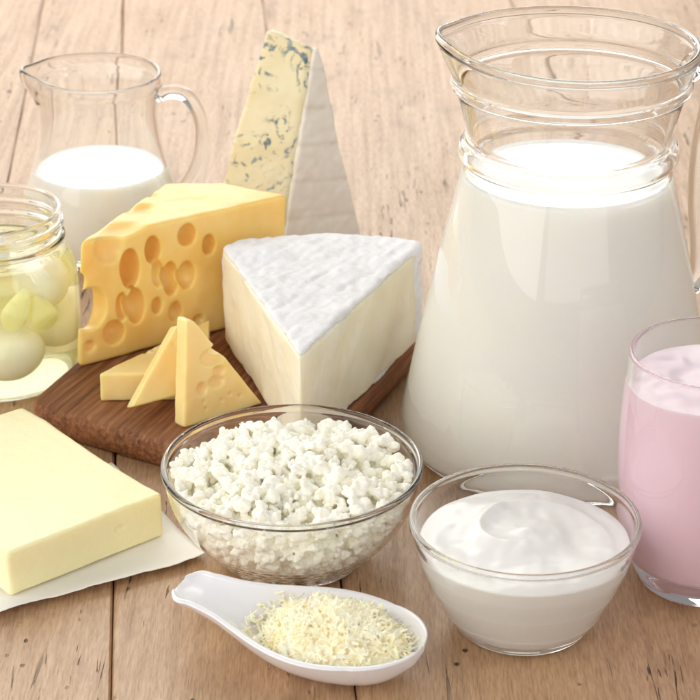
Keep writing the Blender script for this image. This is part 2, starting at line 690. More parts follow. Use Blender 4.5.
for i in range(len(edges) - 1):
    (a0, a1), (b0, b1) = edges[i], edges[i + 1]
    ox, oy = (a0 + a1 + b0 + b1) / 4, 1.7
    ny = 60
    bm = bmesh.new()
    gap = .00025
    rows = []
    xs_t = [0, .012, .03, .25, .5, .75, .97, .988, 1]
    for j in range(ny + 1):
        t = j / ny
        y = .35 + 2.75 * t
        L = a0 + (a1 - a0) * t + gap + .0006 * noise.noise(Vector((i * 3.1, y * 18, 0)))
        R = b0 + (b1 - b0) * t - gap + .0006 * noise.noise(Vector((i * 3.1 + 7, y * 18, 0)))
        row = [bm.verts.new((L - ox, y - oy, -.02))]
        for s in xs_t:
            e = min(s, 1 - s)
            z = -.0012 * max(0, 1 - e / .012) ** 2 if e < .012 else 0
            z += .00025 * noise.noise(Vector((s * 4 + i, y * 9, 2)))
            row.append(bm.verts.new((L + (R - L) * s - ox, y - oy, min(z, .0))))
        row.append(bm.verts.new((R - ox, y - oy, -.02)))
        rows.append(row)
    for j in range(ny):
        for k in range(len(rows[0]) - 1):
            bm.faces.new((rows[j][k], rows[j][k + 1], rows[j + 1][k + 1], rows[j + 1][k]))
        bm.faces.new((rows[j][-1], rows[j][0], rows[j + 1][0], rows[j + 1][-1]))
    bm.faces.new(rows[0][::-1])
    bm.faces.new(rows[-1])
    bmesh.ops.recalc_face_normals(bm, faces=bm.faces)
    me = bpy.data.meshes.new('plank')
    bm.to_mesh(me)
    bm.free()
    o = link('plank', me, PLANK, base, True, 50)
    o.location = (ox, oy, 0)

# ------------------------------------------------------------------ cutting board
cm = .01
BZ = .014
bdir = Vector((.40, .917, 0)).normalized()
A = Vector((-.1500, .9315, 0))
Bc = Vector((-.026, .860, 0))
back = .170
corners = [A, Bc, Bc + bdir * (back - .008), A + bdir * back]


def round_poly(pts, r, n=6):
    out = []
    m = len(pts)
    for i in range(m):
        p, a, b = pts[i], pts[i - 1], pts[(i + 1) % m]
        p0, p1 = p + (a - p).normalized() * r, p + (b - p).normalized() * r
        for k in range(n + 1):
            t = k / n
            out.append(p0 * (1 - t) ** 2 + p * 2 * t * (1 - t) + p1 * t * t)
    return out


yaw = math.atan2(-bdir.x, bdir.y)
rot = lambda p, c: Vector(((p - c).x * math.cos(-yaw) - (p - c).y * math.sin(-yaw), (p - c).x * math.sin(-yaw) + (p - c).y * math.cos(-yaw), 0))
bc = sum(corners, Vector()) / 4
poly = [rot(p, bc) for p in round_poly(corners, .012)]
V, Fc = prism(poly, .0003, BZ)
board = solid('cutting_board', fixed(V, Fc), board_mat(bdir), voxel=.0011, edge=.006, amp=.00012, freq=60.)
board.location = bc
board.rotation_euler = (0, 0, yaw)
tag(board, 'dark brown wooden cutting board carrying the cheeses', 'cutting board')

# ------------------------------------------------------------------ holey yellow cheese
FL, FR = Vector((-.1315, .9655, BZ)), Vector((-.0300, 1.0300, BZ))
along = (FR - FL).normalized()
nrm = Vector((along.y, -along.x, 0))
ST = .077
polyb = [FL, FR, Vector((-.062, 1.048, 0)), Vector((-.093, 1.046, 0)), Vector((-.1225, .982, 0))]
V, Fc = prism(polyb, BZ + .0003, ST)
V = [list(v) for v in V]
V[5][0] += .008; V[5][1] += .004       # the narrow end leans in towards its top
V[9][0] += .004; V[9][1] += .002
cuts = []
HOLES = [(130, 269, 10, 20, .9), (153, 250, 8, 14, 1.0), (187, 235, 9.5, 11, .9), (209, 245, 6.5, 10, .9),
         (158, 274, 6, 13, .45), (171, 279, 8, 17, .7), (187, 275, 8.5, 14, .6), (157, 306, 5, 8, 1.), (176, 312, 6.5, 10, .6),
         (136, 306, 9, 18, .7), (122, 307, 6, 14, .8), (114, 333, 11, 12, .7), (90, 346, 5, 5, .6), (199, 320, 5, 4, .5)]
K = .00053
for (x, y, rx, ry, dep) in HOLES:
    c = on_plane(x, y, FL, nrm)
    r = (rx * K * .97, (rx + ry) * .5 * K * dep * 1.5, ry * K * .97)
    c = c - nrm * (.30 * r[1])
    cuts.append((c, r, (along, nrm, Vector((0, 0, 1)))))
for (x, y, r, off) in [(90, 309, (16, 15, 20), .002), (109, 247, (14, 9, 15), -.001), (86, 250, (7, 12, 9), .010), (80, 282, (6, 12, 8), .004)]:
    c = on_plane(x, y, FL, nrm) - nrm * off
    cuts.append((c, [q * K for q in r], (along, nrm, Vector((0, 0, 1)))))
for (x, y, r) in [(140, 205, (16, 13, 9)), (119, 222, (30, 26, 14)), (178, 197, (16, 7, 4)), (200, 196, (9, 6, 3)), (152, 190, (6, 9, 8))]:
    c = at(x, y, ST + (.0045 if x == 119 else .002))
    cuts.append((c, [q * K for q in r], (along, nrm, Vector((0, 0, 1)))))
sw = solid('holey_cheese_wedge', fixed(V, Fc), SWISS, cuts, voxel=.0007, edge=.0025, rim=.0016, amp=.00012, freq=70., amp2=.0003, freq2=14.)
tag(sw, 'big yellow cheese wedge full of round holes standing on the board', 'cheese')


def plate(name, face, thick, cuts_px, label, mat=SLICE):
    P = [Vector(p) for p in face]
    n = (P[1] - P[0]).cross(P[2] - P[0]).normalized()
    if n.dot(CAM - P[0]) < 0:
        n = -n
    c0 = sum(P, Vector()) / len(P)
    m = len(P)
    V = [p for p in P] + [p - n * thick for p in P]
    Fc = [tuple(range(m)), tuple(range(m, 2 * m))[::-1]] + [(i, (i + 1) % m, m + (i + 1) % m, m + i) for i in range(m)]
    a = (P[1] - P[0]).normalized()
    cuts = [(on_plane(x, y, P[0], n) - n * off, [q * .0005 for q in r], (a, n, a.cross(n))) for (x, y, r, off) in cuts_px]
    o = solid(name, fixed(V, Fc), mat, cuts, voxel=.0005, amp=.0001, freq=90., amp2=.0002, freq2=25.)
    return tag(o, label, 'cheese slice', 'slices cut from the holey cheese')


plate('cheese_slice', [at(98, 374, .0280), at(205, 372, .0280), at(210, 318, .0280)], .0137,
      [(148, 352, (4, 3, 4), 0), (154, 349, (3, 2, 3), 0), (190, 340, (5, 4, 5), 0)],
      'yellow cheese slice lying flat in front of the big holey wedge')
plate('cheese_slice', [at(131, 408, .0210), at(204, 388, .0222), at(181, 325, .0490), at(176, 325, .0490)], .0078,
      [(174, 344, (2, 2, 2), 0)], 'yellow cheese slice propped between the flat slice and the upright one')
c_bl = at(184, 428, BZ + .0004)
c_br = at(264, 404, BZ + .0004)
plate('cheese_slice', [c_bl, c_br, at_y(194, 320, c_bl.y + .012), at_y(186, 320, c_bl.y + .010)], .0085,
      [(213, 357, (13, 6, 8), 0), (219, 350, (8, 14, 6), 0), (219, 371, (6, 4, 5), 0), (217, 381, (8, 5, 6), 0), (202, 389, (5, 5, 6), 0),
       (204, 402, (1.5, 2, 1.5), 0), (230, 394, (1.5, 2, 1.5), 0), (240, 396, (1.2, 2, 1.2), 0), (222, 400, (1.2, 2, 1.2), 0), (206, 409, (1.2, 2, 1.2), 0)],
      'yellow cheese slice standing upright with small holes behind the curd bowl')

# ------------------------------------------------------------------ white mould cheese wedge (brie)
T, L, R = Vector((-.0213, .8770, 0)), Vector((-.0605, .9985, 0)), Vector((.0345, 1.0010, 0))
arc = [L, Vector((-.054, 1.0065, 0)), Vector((-.037, 1.0115, 0)), Vector((-.012, 1.0150, 0)), Vector((.016, 1.0120, 0)), Vector((.030, 1.0070, 0)), R]
poly = [T] + arc[::-1]
BT = .064
me_out = fixed(*prism(poly, BZ + .0004, BT))
cen = Vector((-.015, .97, 0))
rt = .0023
inner_arc = [T + (p - T) * (1 - rt / (p - T).length) for p in arc]
lw, rw = (L - T).normalized(), (R - T).normalized()
big = [T - (lw + rw) * .03] + [inner_arc[-1] + (rw - lw) * .03] + inner_arc[::-1] + [inner_arc[0] + (lw - rw) * .03]
brie = thing('brie_wedge', (0, 0, 0), 'thick wedge of soft cheese with wrinkled white rind on the board', 'cheese')
solid('rind', me_out, RIND, minus=fixed(*prism(big, BZ + .0024, BT - .0024)), edge=.0030, voxel=.0006, amp=.00028, freq=130., amp2=.00055, freq2=30., parent=brie)
inpoly = [T + (lw + rw) * .0006] + inner_arc[::-1]
solid('paste', fixed(*prism([T] + inner_arc[::-1], BZ + .0020, BT - .0021)), BRIE, voxel=.0007, amp=.00012, freq=80., amp2=.0005, freq2=22., parent=brie)

# ------------------------------------------------------------------ blue cheese
fbl, fbr, rb = at(197, 262, .0004), at(271, 268, .0004), at(362, 244, .0004)
bl = Vector((-.045, 1.185, .0004))
tl, tr = at_y(266, 30, 1.142), at_y(312, 48, 1.136)
trb, tlb = tr + Vector((.002, .004, -.001)), tl + Vector((.003, .005, -.001))
V = [fbl, fbr, rb, bl, tl, tr, trb, tlb]
Fc = [(0, 1, 5, 4), (1, 2, 6, 5), (2, 3, 7, 6), (3, 0, 4, 7), (0, 3, 2, 1), (4, 5, 6, 7)]
blue = thing('blue_cheese_wedge', (0, 0, 0), 'tall wedge of blue veined cheese with grey rind behind the holey cheese', 'cheese')
solid('paste', fixed(V, Fc), BLUE, voxel=.0009, amp=.0002, freq=80., amp2=.0006, freq2=18., parent=blue)
n2 = (rb - fbr).cross(tr - fbr).normalized()
if n2.dot(CAM - fbr) < 0:
    n2 = -n2
e = .0022
ins = (fbr - rb).normalized() * -.0035
R4 = [fbr + ins, rb, trb + Vector((0, 0, .0005)), tr + ins * .3]
V = [p + n2 * e for p in R4] + [p - n2 * .002 for p in R4]
solid('rind', fixed(V, [(0, 1, 2, 3), (7, 6, 5, 4), (0, 4, 5, 1), (1, 5, 6, 2), (2, 6, 7, 3), (3, 7, 4, 0)]), BLUE_RIND,
      voxel=.0007, amp=.0002, freq=90., amp2=.0006, freq2=22., parent=blue)

# ------------------------------------------------------------------ butter on parchment
bf, br, bb = Vector((-.1345, .7826, 0)), Vector((-.0766, .8328, 0)), Vector((-.1450, .9110, 0))
bq = bf + (bb - br)
V, Fc = prism([bf, br, bb, bq], .0012, .0222)
gouges = [((-.0935, .8182, .0130), (.0022, .0010, .0010), ((br - bf).normalized(), Vector((.655, -.755, 0)), Vector((0, 0, 1))))]
but = solid('butter_block', fixed(V, Fc), BUTTER, gouges, voxel=.0007, edge=.0022, amp=.00013, freq=55., amp2=.0006, freq2=11.)
tag(but, 'pale yellow block of butter lying on parchment paper', 'butter')

tip = Vector((-.0575, .8135, 0))
du = Vector((-.875, -.483, 0))
dv = Vector((-.495, .869, 0))
nu, nv = 70, 60
V, Fc = [], []
for j in range(nv + 1):
    for i in range(nu + 1):
        u, v = i / nu * .155, j / nv * .096
        edge_u = .0016 * noise.noise(Vector((u * 60, 0, 5))) + .0005 * noise.noise(Vector((u * 260, 3, 5)))
        edge_v = .0010 * noise.noise(Vector((0, v * 60, 9)))
        p = tip + du * (u + edge_v * (1 - i / nu)) + dv * (v + edge_u * (1 - j / nv))
        lift = max(0, 1 - v / .016) ** 1.6 * (.0030 + .0022 * noise.noise(Vector((u * 22, 0, 1))))
        lift += max(0, 1 - u / .014) ** 1.6 * .0012
        z = .0006 + lift + .0004 * (1 + noise.noise(Vector((p.x * 55, p.y * 55, 0)))) * min(1, max(0, 1 - v / .03) + max(0, 1 - u / .03))
        V.append((p.x, p.y, z))
for j in range(nv):
    for i in range(nu):
        a = j * (nu + 1) + i
        Fc.append((a, a + 1, a + nu + 2, a + nu + 1))
pap = mesh_obj('parchment_sheet', V, Fc, PAPER)
m = pap.modifiers.new('thickness', 'SOLIDIFY')
m.thickness, m.offset = .00025, 0
tag(pap, 'off-white parchment paper with an uneven edge under the butter', 'paper')


# ------------------------------------------------------------------ glass vessels
def interp(pts, z):
    zs = [p[1] for p in pts]
    rs = [p[0] for p in pts]
    return float(np.interp(z, zs, rs))


def vessel_profile(outer, wall, floor, rim_r, n=8):
    """outer: (r,z) from foot edge to rim, cm. Returns a closed wall profile in metres plus the inner wall points."""
    o = spline(outer, n)
    top = o[-1]
    inner = [(p[0] - wall, p[1]) for p in o if p[1] > floor + .25 and p[1] < top[1] - .02]
    inner = [q for q in inner if q[0] > .2]
    prof = [(0, outer[0][1])] + [tuple(p) for p in o]
    # rounded lip
    cx, cz = top[0] - wall / 2, top[1]
    for k in range(1, 10):
        a = math.pi * k / 10
        prof.append((cx + math.cos(a) * wall / 2, cz + math.sin(a) * rim_r))
    prof += [(q[0], q[1]) for q in inner[::-1]]
    r_in, z_in = inner[0]
    for k in range(1, 7):
        a = math.pi / 2 * k / 6
        rr = min(.5, r_in * .4)
        prof.append((r_in - rr * (1 - math.cos(a)), z_in - (z_in - floor) * math.sin(a)))
    prof.append((r_in * .3, floor + .01))
    prof.append((0, floor + .02))
    return [(r * cm, z * cm) for r, z in prof], [(q[0], q[1]) for q in inner]


def fill(prof_inner, floor, level, top=None, embed=.012, seg=128, rings=26, deform=None):
    """contents that touch the inner wall up to a level; top(r, angle, R) gives the height of the free surface."""
    z0, r0 = prof_inner[0][1], prof_inner[0][0]
    side = [(q[0] + embed, q[1]) for q in prof_inner if q[1] < level]
    rr = min(.5, r0 * .4)
    bot = [(0, floor - embed)]
    for k in range(6, 0, -1):
        a = math.pi / 2 * k / 6
        bot.append((r0 + embed - rr * (1 - math.cos(a)), z0 - (z0 - floor) * math.sin(a) - embed))
    Rr = interp(prof_inner, level) + embed
    prof = bot + side + [(Rr, level)]
    n0 = len(prof)
    for k in range(1, rings + 1):
        prof.append((Rr * (1 - k / rings), level))

    def df(a, r, z):
        z2 = z
        x, y = r * math.cos(a), r * math.sin(a)
        if abs(z - level * cm) < 1e-9 and top:
            z2 = z + top(r / cm / Rr, a, x / cm, y / cm) * cm
        return x, y, z2
    return lathe([(r * cm, z * cm) for r, z in prof], seg, df)


# --- curd bowl
c = at(293, 557)
bowl = thing('glass_bowl', (c.x, c.y, .0004), 'wide clear glass bowl filled with cottage cheese', 'bowl')
outer = [(2.45, 0), (2.45, 0), (2.70, .04), (2.95, .25), (3.55, .85), (4.30, 1.70), (4.80, 2.55), (5.05, 3.30), (5.15, 3.95), (5.26, 4.12), (5.28, 4.25)]
prof, inn_c = vessel_profile(outer, .22, .32, .12)


def facet(a, r, z):
    q = z / cm
    if .2 < q < 1.9 and r > 0.026:
        row = int(q / .24)
        amt = math.sin(math.pi * (q / .24 - row)) * abs(math.sin(a * 22 + row * math.pi / 2)) * .030 * cm * min(1, (1.9 - q) / .5)
        oz = interp([(p[0], p[1]) for p in outer[1:]], q)
        if abs(r / cm - oz) < .12:
            r = r - amt
    return r * math.cos(a), r * math.sin(a), z


fine = []
for p, q in zip(prof[:-1], prof[1:]):
    k = 3 if (p[0] > .026 and p[1] < .02) else 1
    for i in range(k):
        fine.append((p[0] + (q[0] - p[0]) * i / k, p[1] + (q[1] - p[1]) * i / k))
fine.append(prof[-1])
link('bowl_body', lathe(fine, 264, facet), GLASS, bowl)


def curds():
    pos, rr = [], []
    zc = np.array([q[1] for q in inn_c])
    rc = np.array([q[0] for q in inn_c])

    def hill(x, y):
        r2 = (x * x + y * y) / 4.9 ** 2
        return 4.75 - .95 * r2 + .28 * math.sin(x * 1.3 + .5) * math.cos(y * 1.1) - .10 * y * .3
    tries = 0
    g = np.random.default_rng(3)
    clumps = []
    while len(clumps) < 900 and tries < 60000:
        tries += 1
        x, y = g.uniform(-5, 5, 2)
        zt = hill(x, y)
        z = g.uniform(.5, zt)
        Rw = float(np.interp(z, zc, rc)) if z <= zc[-1] else rc[-1]
        r = math.hypot(x, y)
        s = g.uniform(.17, .38)
        if r > Rw - s * .55:
            continue
        deep = min(zt - z, (Rw - r) * 1.0)
        if deep > .75:
            continue
        ok = all((x - q[0]) ** 2 + (y - q[1]) ** 2 + (z - q[2]) ** 2 > (.60 * (s + q[3])) ** 2 for q in clumps)
        if ok:
            clumps.append((x, y, z, s))
    for (x, y, z, s) in clumps:
        kids = int(g.integers(10, 17))
        cand = [(x, y, z, s * .62)]
        for _ in range(kids):
            d = g.normal(size=3)
            d /= np.linalg.norm(d)
            q = g.uniform(.5, 1.0) * s
            cand.append((x + d[0] * q, y + d[1] * q, z + d[2] * q, g.choice([.055, .07, .09, .11, .14, .18]) * g.uniform(.8, 1.2)))
        for (px, py, pz, pr) in cand:
            Rw = float(np.interp(pz, zc, rc)) if pz <= zc[-1] else rc[-1]
            r = math.hypot(px, py)
            lim = Rw - pr * 1.06 - .02
            if r > lim:
                if lim < .5:
                    continue
                px, py = px * lim / r, py * lim / r
            pos.append((px, py, max(pz, .36 + pr * 1.1)))
            rr.append(pr)
    pos, rr = np.array(pos), np.array(rr)
    bm = bmesh.new()
    bmesh.ops.create_icosphere(bm, subdivisions=2, radius=1.0)
    bm.verts.ensure_lookup_table()
    sv = np.array([v.co[:] for v in bm.verts])
    sf = np.array([[v.index for v in f.verts] for f in bm.faces])
    bm.free()
    n = len(pos)
    V = np.empty((n, len(sv), 3))
    for i in range(n):
        st = g.uniform(.66, 1.34, 3)
        V[i] = sv * st * rr[i] + pos[i]
    V = V.reshape(-1, 3)
    ctr = np.repeat(pos, len(sv), axis=0)
    d = V - ctr
    d *= np.clip(1 + .24 * sines(V, .8, 12, 5) + .14 * sines(V, 2.0, 10, 6), .45, 1.6)[:, None]
    V = ctr + d
    r = np.hypot(V[:, 0], V[:, 1])
    lim = np.interp(V[:, 2], zc, rc) - .015
    k = np.where(r > lim, lim / np.maximum(r, 1e-6), 1.0)
    V[:, 0] *= k
    V[:, 1] *= k
    V *= cm
    Fa = (sf[None] + (np.arange(n) * len(sv))[:, None, None]).reshape(-1, 3)
    # a solid heart so that the heap is not hollow
    prof = [(0, .45), (2.2, .5), (3.2, 1.3), (3.9, 2.2), (4.1, 2.9), (3.6, 3.3), (2.4, 3.75), (1.2, 3.95), (0, 4.0)]
    hm = lathe([(a * cm, b * cm) for a, b in spline(prof, 4)], 64)
    hv = np.array([v.co[:] for v in hm.vertices])
    base_i = len(V)
    faces = Fa.tolist() + [[i + base_i for i in p.vertices] for p in hm.polygons]
    return np.vstack([V, hv]), faces


cv, cf = curds()
me = bpy.data.meshes.new('curds')
me.from_pydata(cv.tolist(), [], cf)
o = remeshed('cottage_cheese', me, CURD, .00045, 0, amp=.00022, freq=300., amp2=.0003, freq2=130.)
o.location = bowl.location
tag(o, 'crumbly white cottage cheese curds heaped in the wide glass bowl', 'cottage cheese', kind='stuff')

# --- yogurt bowl
c = at(521.5, 624)
yb = thing('glass_bowl', (c.x, c.y, .0004), 'smaller clear glass bowl filled with smooth white yogurt', 'bowl')
outer = [(2.25, 0), (2.25, 0), (2.42, .03), (2.62, .22), (2.80, .50), (3.10, .95), (3.16, 1.12), (3.62, 2.05), (3.70, 2.25), (4.00, 3.0), (4.10, 3.35), (4.28, 3.95), (4.36, 4.35), (4.42, 4.50), (4.42, 4.62)]
prof, inn_y = vessel_profile(outer, .20, .48, .11)
link('bowl_body', lathe(prof, 160), GLASS, yb)


def yo_top(q, a, x, y):
    edge = max(0., (q - .9) / .1)
    h = .42 * (1 - q * q) + .14 * math.exp(-((x - .1) ** 2 + (y + .1) ** 2) / .12)
    sp = a + 2.6 * q * 3.0
    h += .20 * (1 - 2 * abs(math.sin(sp * .5)) ** .8) * math.exp(-((q - .5) / .26) ** 2)
    h += .08 * math.sin(2 * a - 5 * q + 1) * q * (1 - q) * 2
    h += .10 * noise.noise(Vector((x * .8, y * .8, 1.5))) * (1 - edge)
    h += .04 * noise.noise(Vector((x * 2.2, y * 2.2, 4.5))) * (1 - edge)
    return h + .06 * edge * noise.noise(Vector((math.cos(a) * 2, math.sin(a) * 2, 3)))


o = link('yogurt', fill(inn_y, .48, 3.72, yo_top, seg=160, rings=60), YOGURT)
o.location = yb.location
tag(o, 'smooth white yogurt with a swirl in the smaller glass bowl', 'yogurt')

# --- pink yogurt glass
c = at(701, 577)
pg = thing('drinking_glass', (c.x, c.y, .0004), 'rounded clear drinking glass of pink yogurt with thick base', 'glass')
outer = [(2.25, 0), (2.25, 0), (2.50, .06), (2.66, .35), (2.95, 1.0), (3.30, 2.4), (3.52, 4.2), (3.60, 6.0), (3.55, 7.6), (3.44, 9.0), (3.38, 9.9)]
prof, inn_p = vessel_profile(outer, .17, 1.05, .085)
link('glass_body', lathe(prof, 144), GLASS, pg)


def pk_top(q, a, x, y):
    edge = max(0., (q - .88) / .12)
    h = .12 * (1 - q) + .13 * math.sin(a * 1 + 4.5 * q + 1.5) * math.exp(-((q - .5) / .3) ** 2)
    h += .10 * noise.noise(Vector((x * 1.1, y * 1.1, 8))) * (1 - edge)
    return h + .10 * edge * noise.noise(Vector((math.cos(a) * 1.5, math.sin(a) * 1.5, 6)))


o = link('pink_yogurt', fill(inn_p, 1.05, 8.75, pk_top, seg=144, rings=50), PINK)
o.location = pg.location
tag(o, 'pale pink fruit yogurt filling the rounded drinking glass', 'yogurt')

# --- big milk jug
c = at(556, 440)
bj = thing('glass_jug', (c.x, c.y, .0004), 'big clear glass jug full of milk with ringed neck and pouring lip', 'jug')
outer = [(6.1, 0), (6.1, 0), (6.55, .12), (6.86, .55), (6.95, 1.2), (6.90, 2.0), (6.20, 5.45), (5.88, 6.9), (5.36, 9.3), (4.62, 12.4), (4.43, 13.15), (4.44, 13.4),
         (4.66, 13.65), (4.70, 13.9), (4.62, 14.2), (4.42, 14.45), (4.40, 14.8), (4.62, 15.8), (4.86, 16.55), (5.06, 16.75), (5.10, 17.0), (5.02, 17.2), (5.12, 17.6), (5.28, 18.1), (5.36, 18.25), (5.36, 18.38)]
prof, inn_j = vessel_profile(outer, .25, .42, .22)
SP = rad(186)


def spout(a0, amt_r, amt_z, width, z0, z1):
    def f(a, r, z):
        q = z / cm
        t = min(1, max(0, (q - z0) / (z1 - z0)))
        t = t * t * (3 - 2 * t)
        d = (a - a0 + math.pi) % (2 * math.pi) - math.pi
        w = math.exp(-(d / width) ** 2) * t
        if r > .01:
            r = r + w * amt_r * cm
            z = z + w * amt_z * cm
        # the lip sweeps gently up towards the spout
        z += t * t * .0030 * math.exp(-(d / 1.0) ** 2) if r > .01 else 0
        return r * math.cos(a), r * math.sin(a), z
    return f


dj = spout(SP, .42, .30, .36, 16.9, 18.4)
link('jug_body', lathe(prof, 168, dj), GLASS, bj)
H = rad(6)
hd = Vector((math.cos(H), math.sin(H), 0))
path = [(4.95, 17.1), (5.45, 17.4), (5.95, 17.0), (6.05, 15.6), (5.80, 13.5), (5.82, 11.2), (6.05, 9.2), (6.05, 8.0), (5.68, 7.3)]
path = spline(path, 6)
pts = [hd * (p[0] * cm) + Vector((0, 0, p[1] * cm)) for p in path]
link('handle', tube(pts, [.0060] * len(pts), 28, (1.25, .75)), GLASS, bj)
o = link('milk', fill(inn_j, .42, 12.75, lambda q, a, x, y: .12 * max(0, (q - .93) / .07) ** 2, seg=144, rings=30), MILK)
o.location = bj.location
tag(o, 'white milk filling the big jug up to its neck', 'milk')

# --- small milk jug at the back
c = at(104, 245)
sj = thing('glass_jug', (c.x, c.y, .0004), 'small clear glass jug half full of milk at the back', 'jug')
outer = [(3.2, 0), (3.2, 0), (3.45, .08), (3.75, .6), (3.98, 1.5), (4.02, 2.3), (3.93, 3.3), (3.62, 4.6), (3.32, 5.9), (3.18, 7.2), (3.26, 8.3), (3.42, 8.9), (3.50, 9.2), (3.44, 9.6)]
prof, inn_s = vessel_profile(outer, .24, .45, .16)
dj2 = spout(rad(190), .50, .1, .28, 8.4, 9.6)
link('jug_body', lathe(prof, 144, dj2), GLASS, sj)
H = rad(-8)
hd = Vector((math.cos(H), math.sin(H), 0))
path = spline([(3.28, 8.6), (3.9, 8.85), (4.7, 8.75), (5.3, 8.1), (5.6, 7.0), (5.5, 5.6), (5.1, 4.4), (4.5, 3.5), (3.93, 3.1)], 6)
pts = [hd * (p[0] * cm) + Vector((0, 0, p[1] * cm)) for p in path]
link('handle', tube(pts, [.0042] * len(pts), 24, (1.2, .85)), GLASS, sj)
o = link('milk', fill(inn_s, .45, 4.45, lambda q, a, x, y: .08 * max(0, (q - .93) / .07) ** 2, seg=120, rings=24), MILK)
o.location = sj.location
tag(o, 'white milk in the small jug at the back', 'milk')

# --- mozzarella jar
c = at(1, 373)
jr = thing('glass_jar', (c.x, c.y, .0004), 'open clear glass jar of mozzarella balls in whey at left', 'jar')
outer = [(3.1, 0), (3.1, 0), (3.45, .1), (3.80, .6), (3.92, 1.5), (3.95, 3.0), (3.94, 4.6), (3.86, 5.5), (3.62, 6.15), (3.36, 6.55), (3.26, 6.8), (3.40, 6.95), (3.42, 7.1), (3.26, 7.25), (3.24, 7.45), (3.38, 7.6), (3.38, 7.75), (3.24, 7.9), (3.24, 8.25), (3.30, 8.35)]
prof, inn_m = vessel_profile(outer, .19, .26, .10)
link('jar_body', lathe(prof, 144), JAR_GLASS, jr)
o = link('whey', fill(inn_m, .26, 6.25, None, embed=.006, seg=120, rings=10), WHEY)
o.location = jr.location
tag(o, 'clear yellow-green whey filling the open jar', 'whey')
BALLS = [((.60, -1.62, 2.10), 1.50, 'mozzarella ball low at the front of the jar'),
         ((2.12, .85, 2.75), 1.45, 'mozzarella ball in the jar beside the holey cheese'),
         ((-1.2, -1.75, 4.55), 1.40, 'mozzarella ball at the left front of the jar above the lowest one'),
         ((2.0, -.6, 5.0), 1.2, 'mozzarella ball high at the right of the jar under its shoulder'),
         ((-.4, .2, 6.2), 1.2, 'mozzarella ball poking out of the whey under the jar mouth'),
         ((-1.9, .9, 1.9), 1.3, 'mozzarella ball deep at the back of the jar'),
         ((-.4, 2.0, 4.2), 1.25, 'mozzarella ball behind the others in the middle of the jar')]
for (p, r, lab) in BALLS:
    me = ball_mesh((0, 0, 0), (r * cm, r * cm * .97, r * cm * .93), None, 4)
    co = np.array([v.co[:] for v in me.vertices])
    k = 1 + .025 * sines(co, 25., 10, int(r * 100 + p[0] * 10 + 50))
    me.vertices.foreach_set('co', (co * k[:, None]).ravel())
    o = link('mozzarella_ball', me, MOZZ)
    o.location = jr.location + Vector(p) * cm
    tag(o, lab, 'mozzarella', 'mozzarella balls in the jar')
for (p, ln, wd, rz, tilt, lab) in [((1.25, -2.40, 4.35), 2.1, 1.0, 15, 62, 'guessed pale yellow-green piece above the lowest mozzarella ball in the jar'),
                                  ((2.25, -1.85, 3.95), 1.9, 1.1, 40, 110, 'guessed pale yellow-green piece nearer the holey cheese in the jar')]:
    me = ball_mesh((0, 0, 0), (ln * .5 * cm, wd * .5 * cm, .22 * cm), None, 4)  # guessed lumps, added for unclear yellow-green shapes of unknown kind
    co = np.array([v.co[:] for v in me.vertices])
    co[:, 2] += 25. * co[:, 1] ** 2 - 18. * co[:, 0] ** 2 + .0010 * np.sin(co[:, 0] * 420 + 2)
    co[:, 1] *= 1 + .20 * np.sin(co[:, 0] * 200 + rz)
    me.vertices.foreach_set('co', co.ravel())
    o = link('pale_piece', me, PALE_PIECE)
    o.location = jr.location + Vector(p) * cm
    o.rotation_euler = (rad(75), rad(-tilt), rad(rz))
    tag(o, lab, 'pickle', 'guessed pale pieces in the jar')

# ------------------------------------------------------------------ porcelain spoon
s0, s1 = Vector((-.0652, .7590, 0)), Vector((.0292, .7195, 0))
SL = (s1 - s0).length
UU = [0, .25, 1, 2, 3, 4, 5, 6, 7, 8, 9, 9.5, 9.8, 10]
WW = [.70, 1.08, 1.24, 1.42, 1.80, 2.25, 2.62, 2.80, 2.74, 2.42, 1.72, 1.20, .76, 0.0]
RZ = [2.18, 2.20, 2.18, 2.04, 1.88, 1.78, 1.74, 1.72, 1.72, 1.74, 1.78, 1.80, 1.81, 1.82]
IN = [2.20, 2.10, 1.92, 1.55, 1.10, .70, .45, .36, .36, .48, .85, 1.20, 1.45, 1.80]
OU = [1.80, 1.68, 1.45, 1.08, .66, .30, .08, 0, 0, .10, .50, .90, 1.20, 1.62]


def spl(xs, ys, x):
    m = np.gradient(ys, xs)
    i = int(min(max(np.searchsorted(xs, x) - 1, 0), len(xs) - 2))
    h = xs[i + 1] - xs[i]
    t = (x - xs[i]) / h
    return ((2 * t ** 3 - 3 * t * t + 1) * ys[i] + (t ** 3 - 2 * t * t + t) * h * m[i]
            + (-2 * t ** 3 + 3 * t * t) * ys[i + 1] + (t ** 3 - t * t) * h * m[i + 1])


def w_at(u):
    if u > 8:
        return 2.46 * math.sqrt(max(0, 1 - ((u - 7.15) / 2.85) ** 2)) * 1.05 if u > 8.0 else 0
    return spl(UU, WW, u)


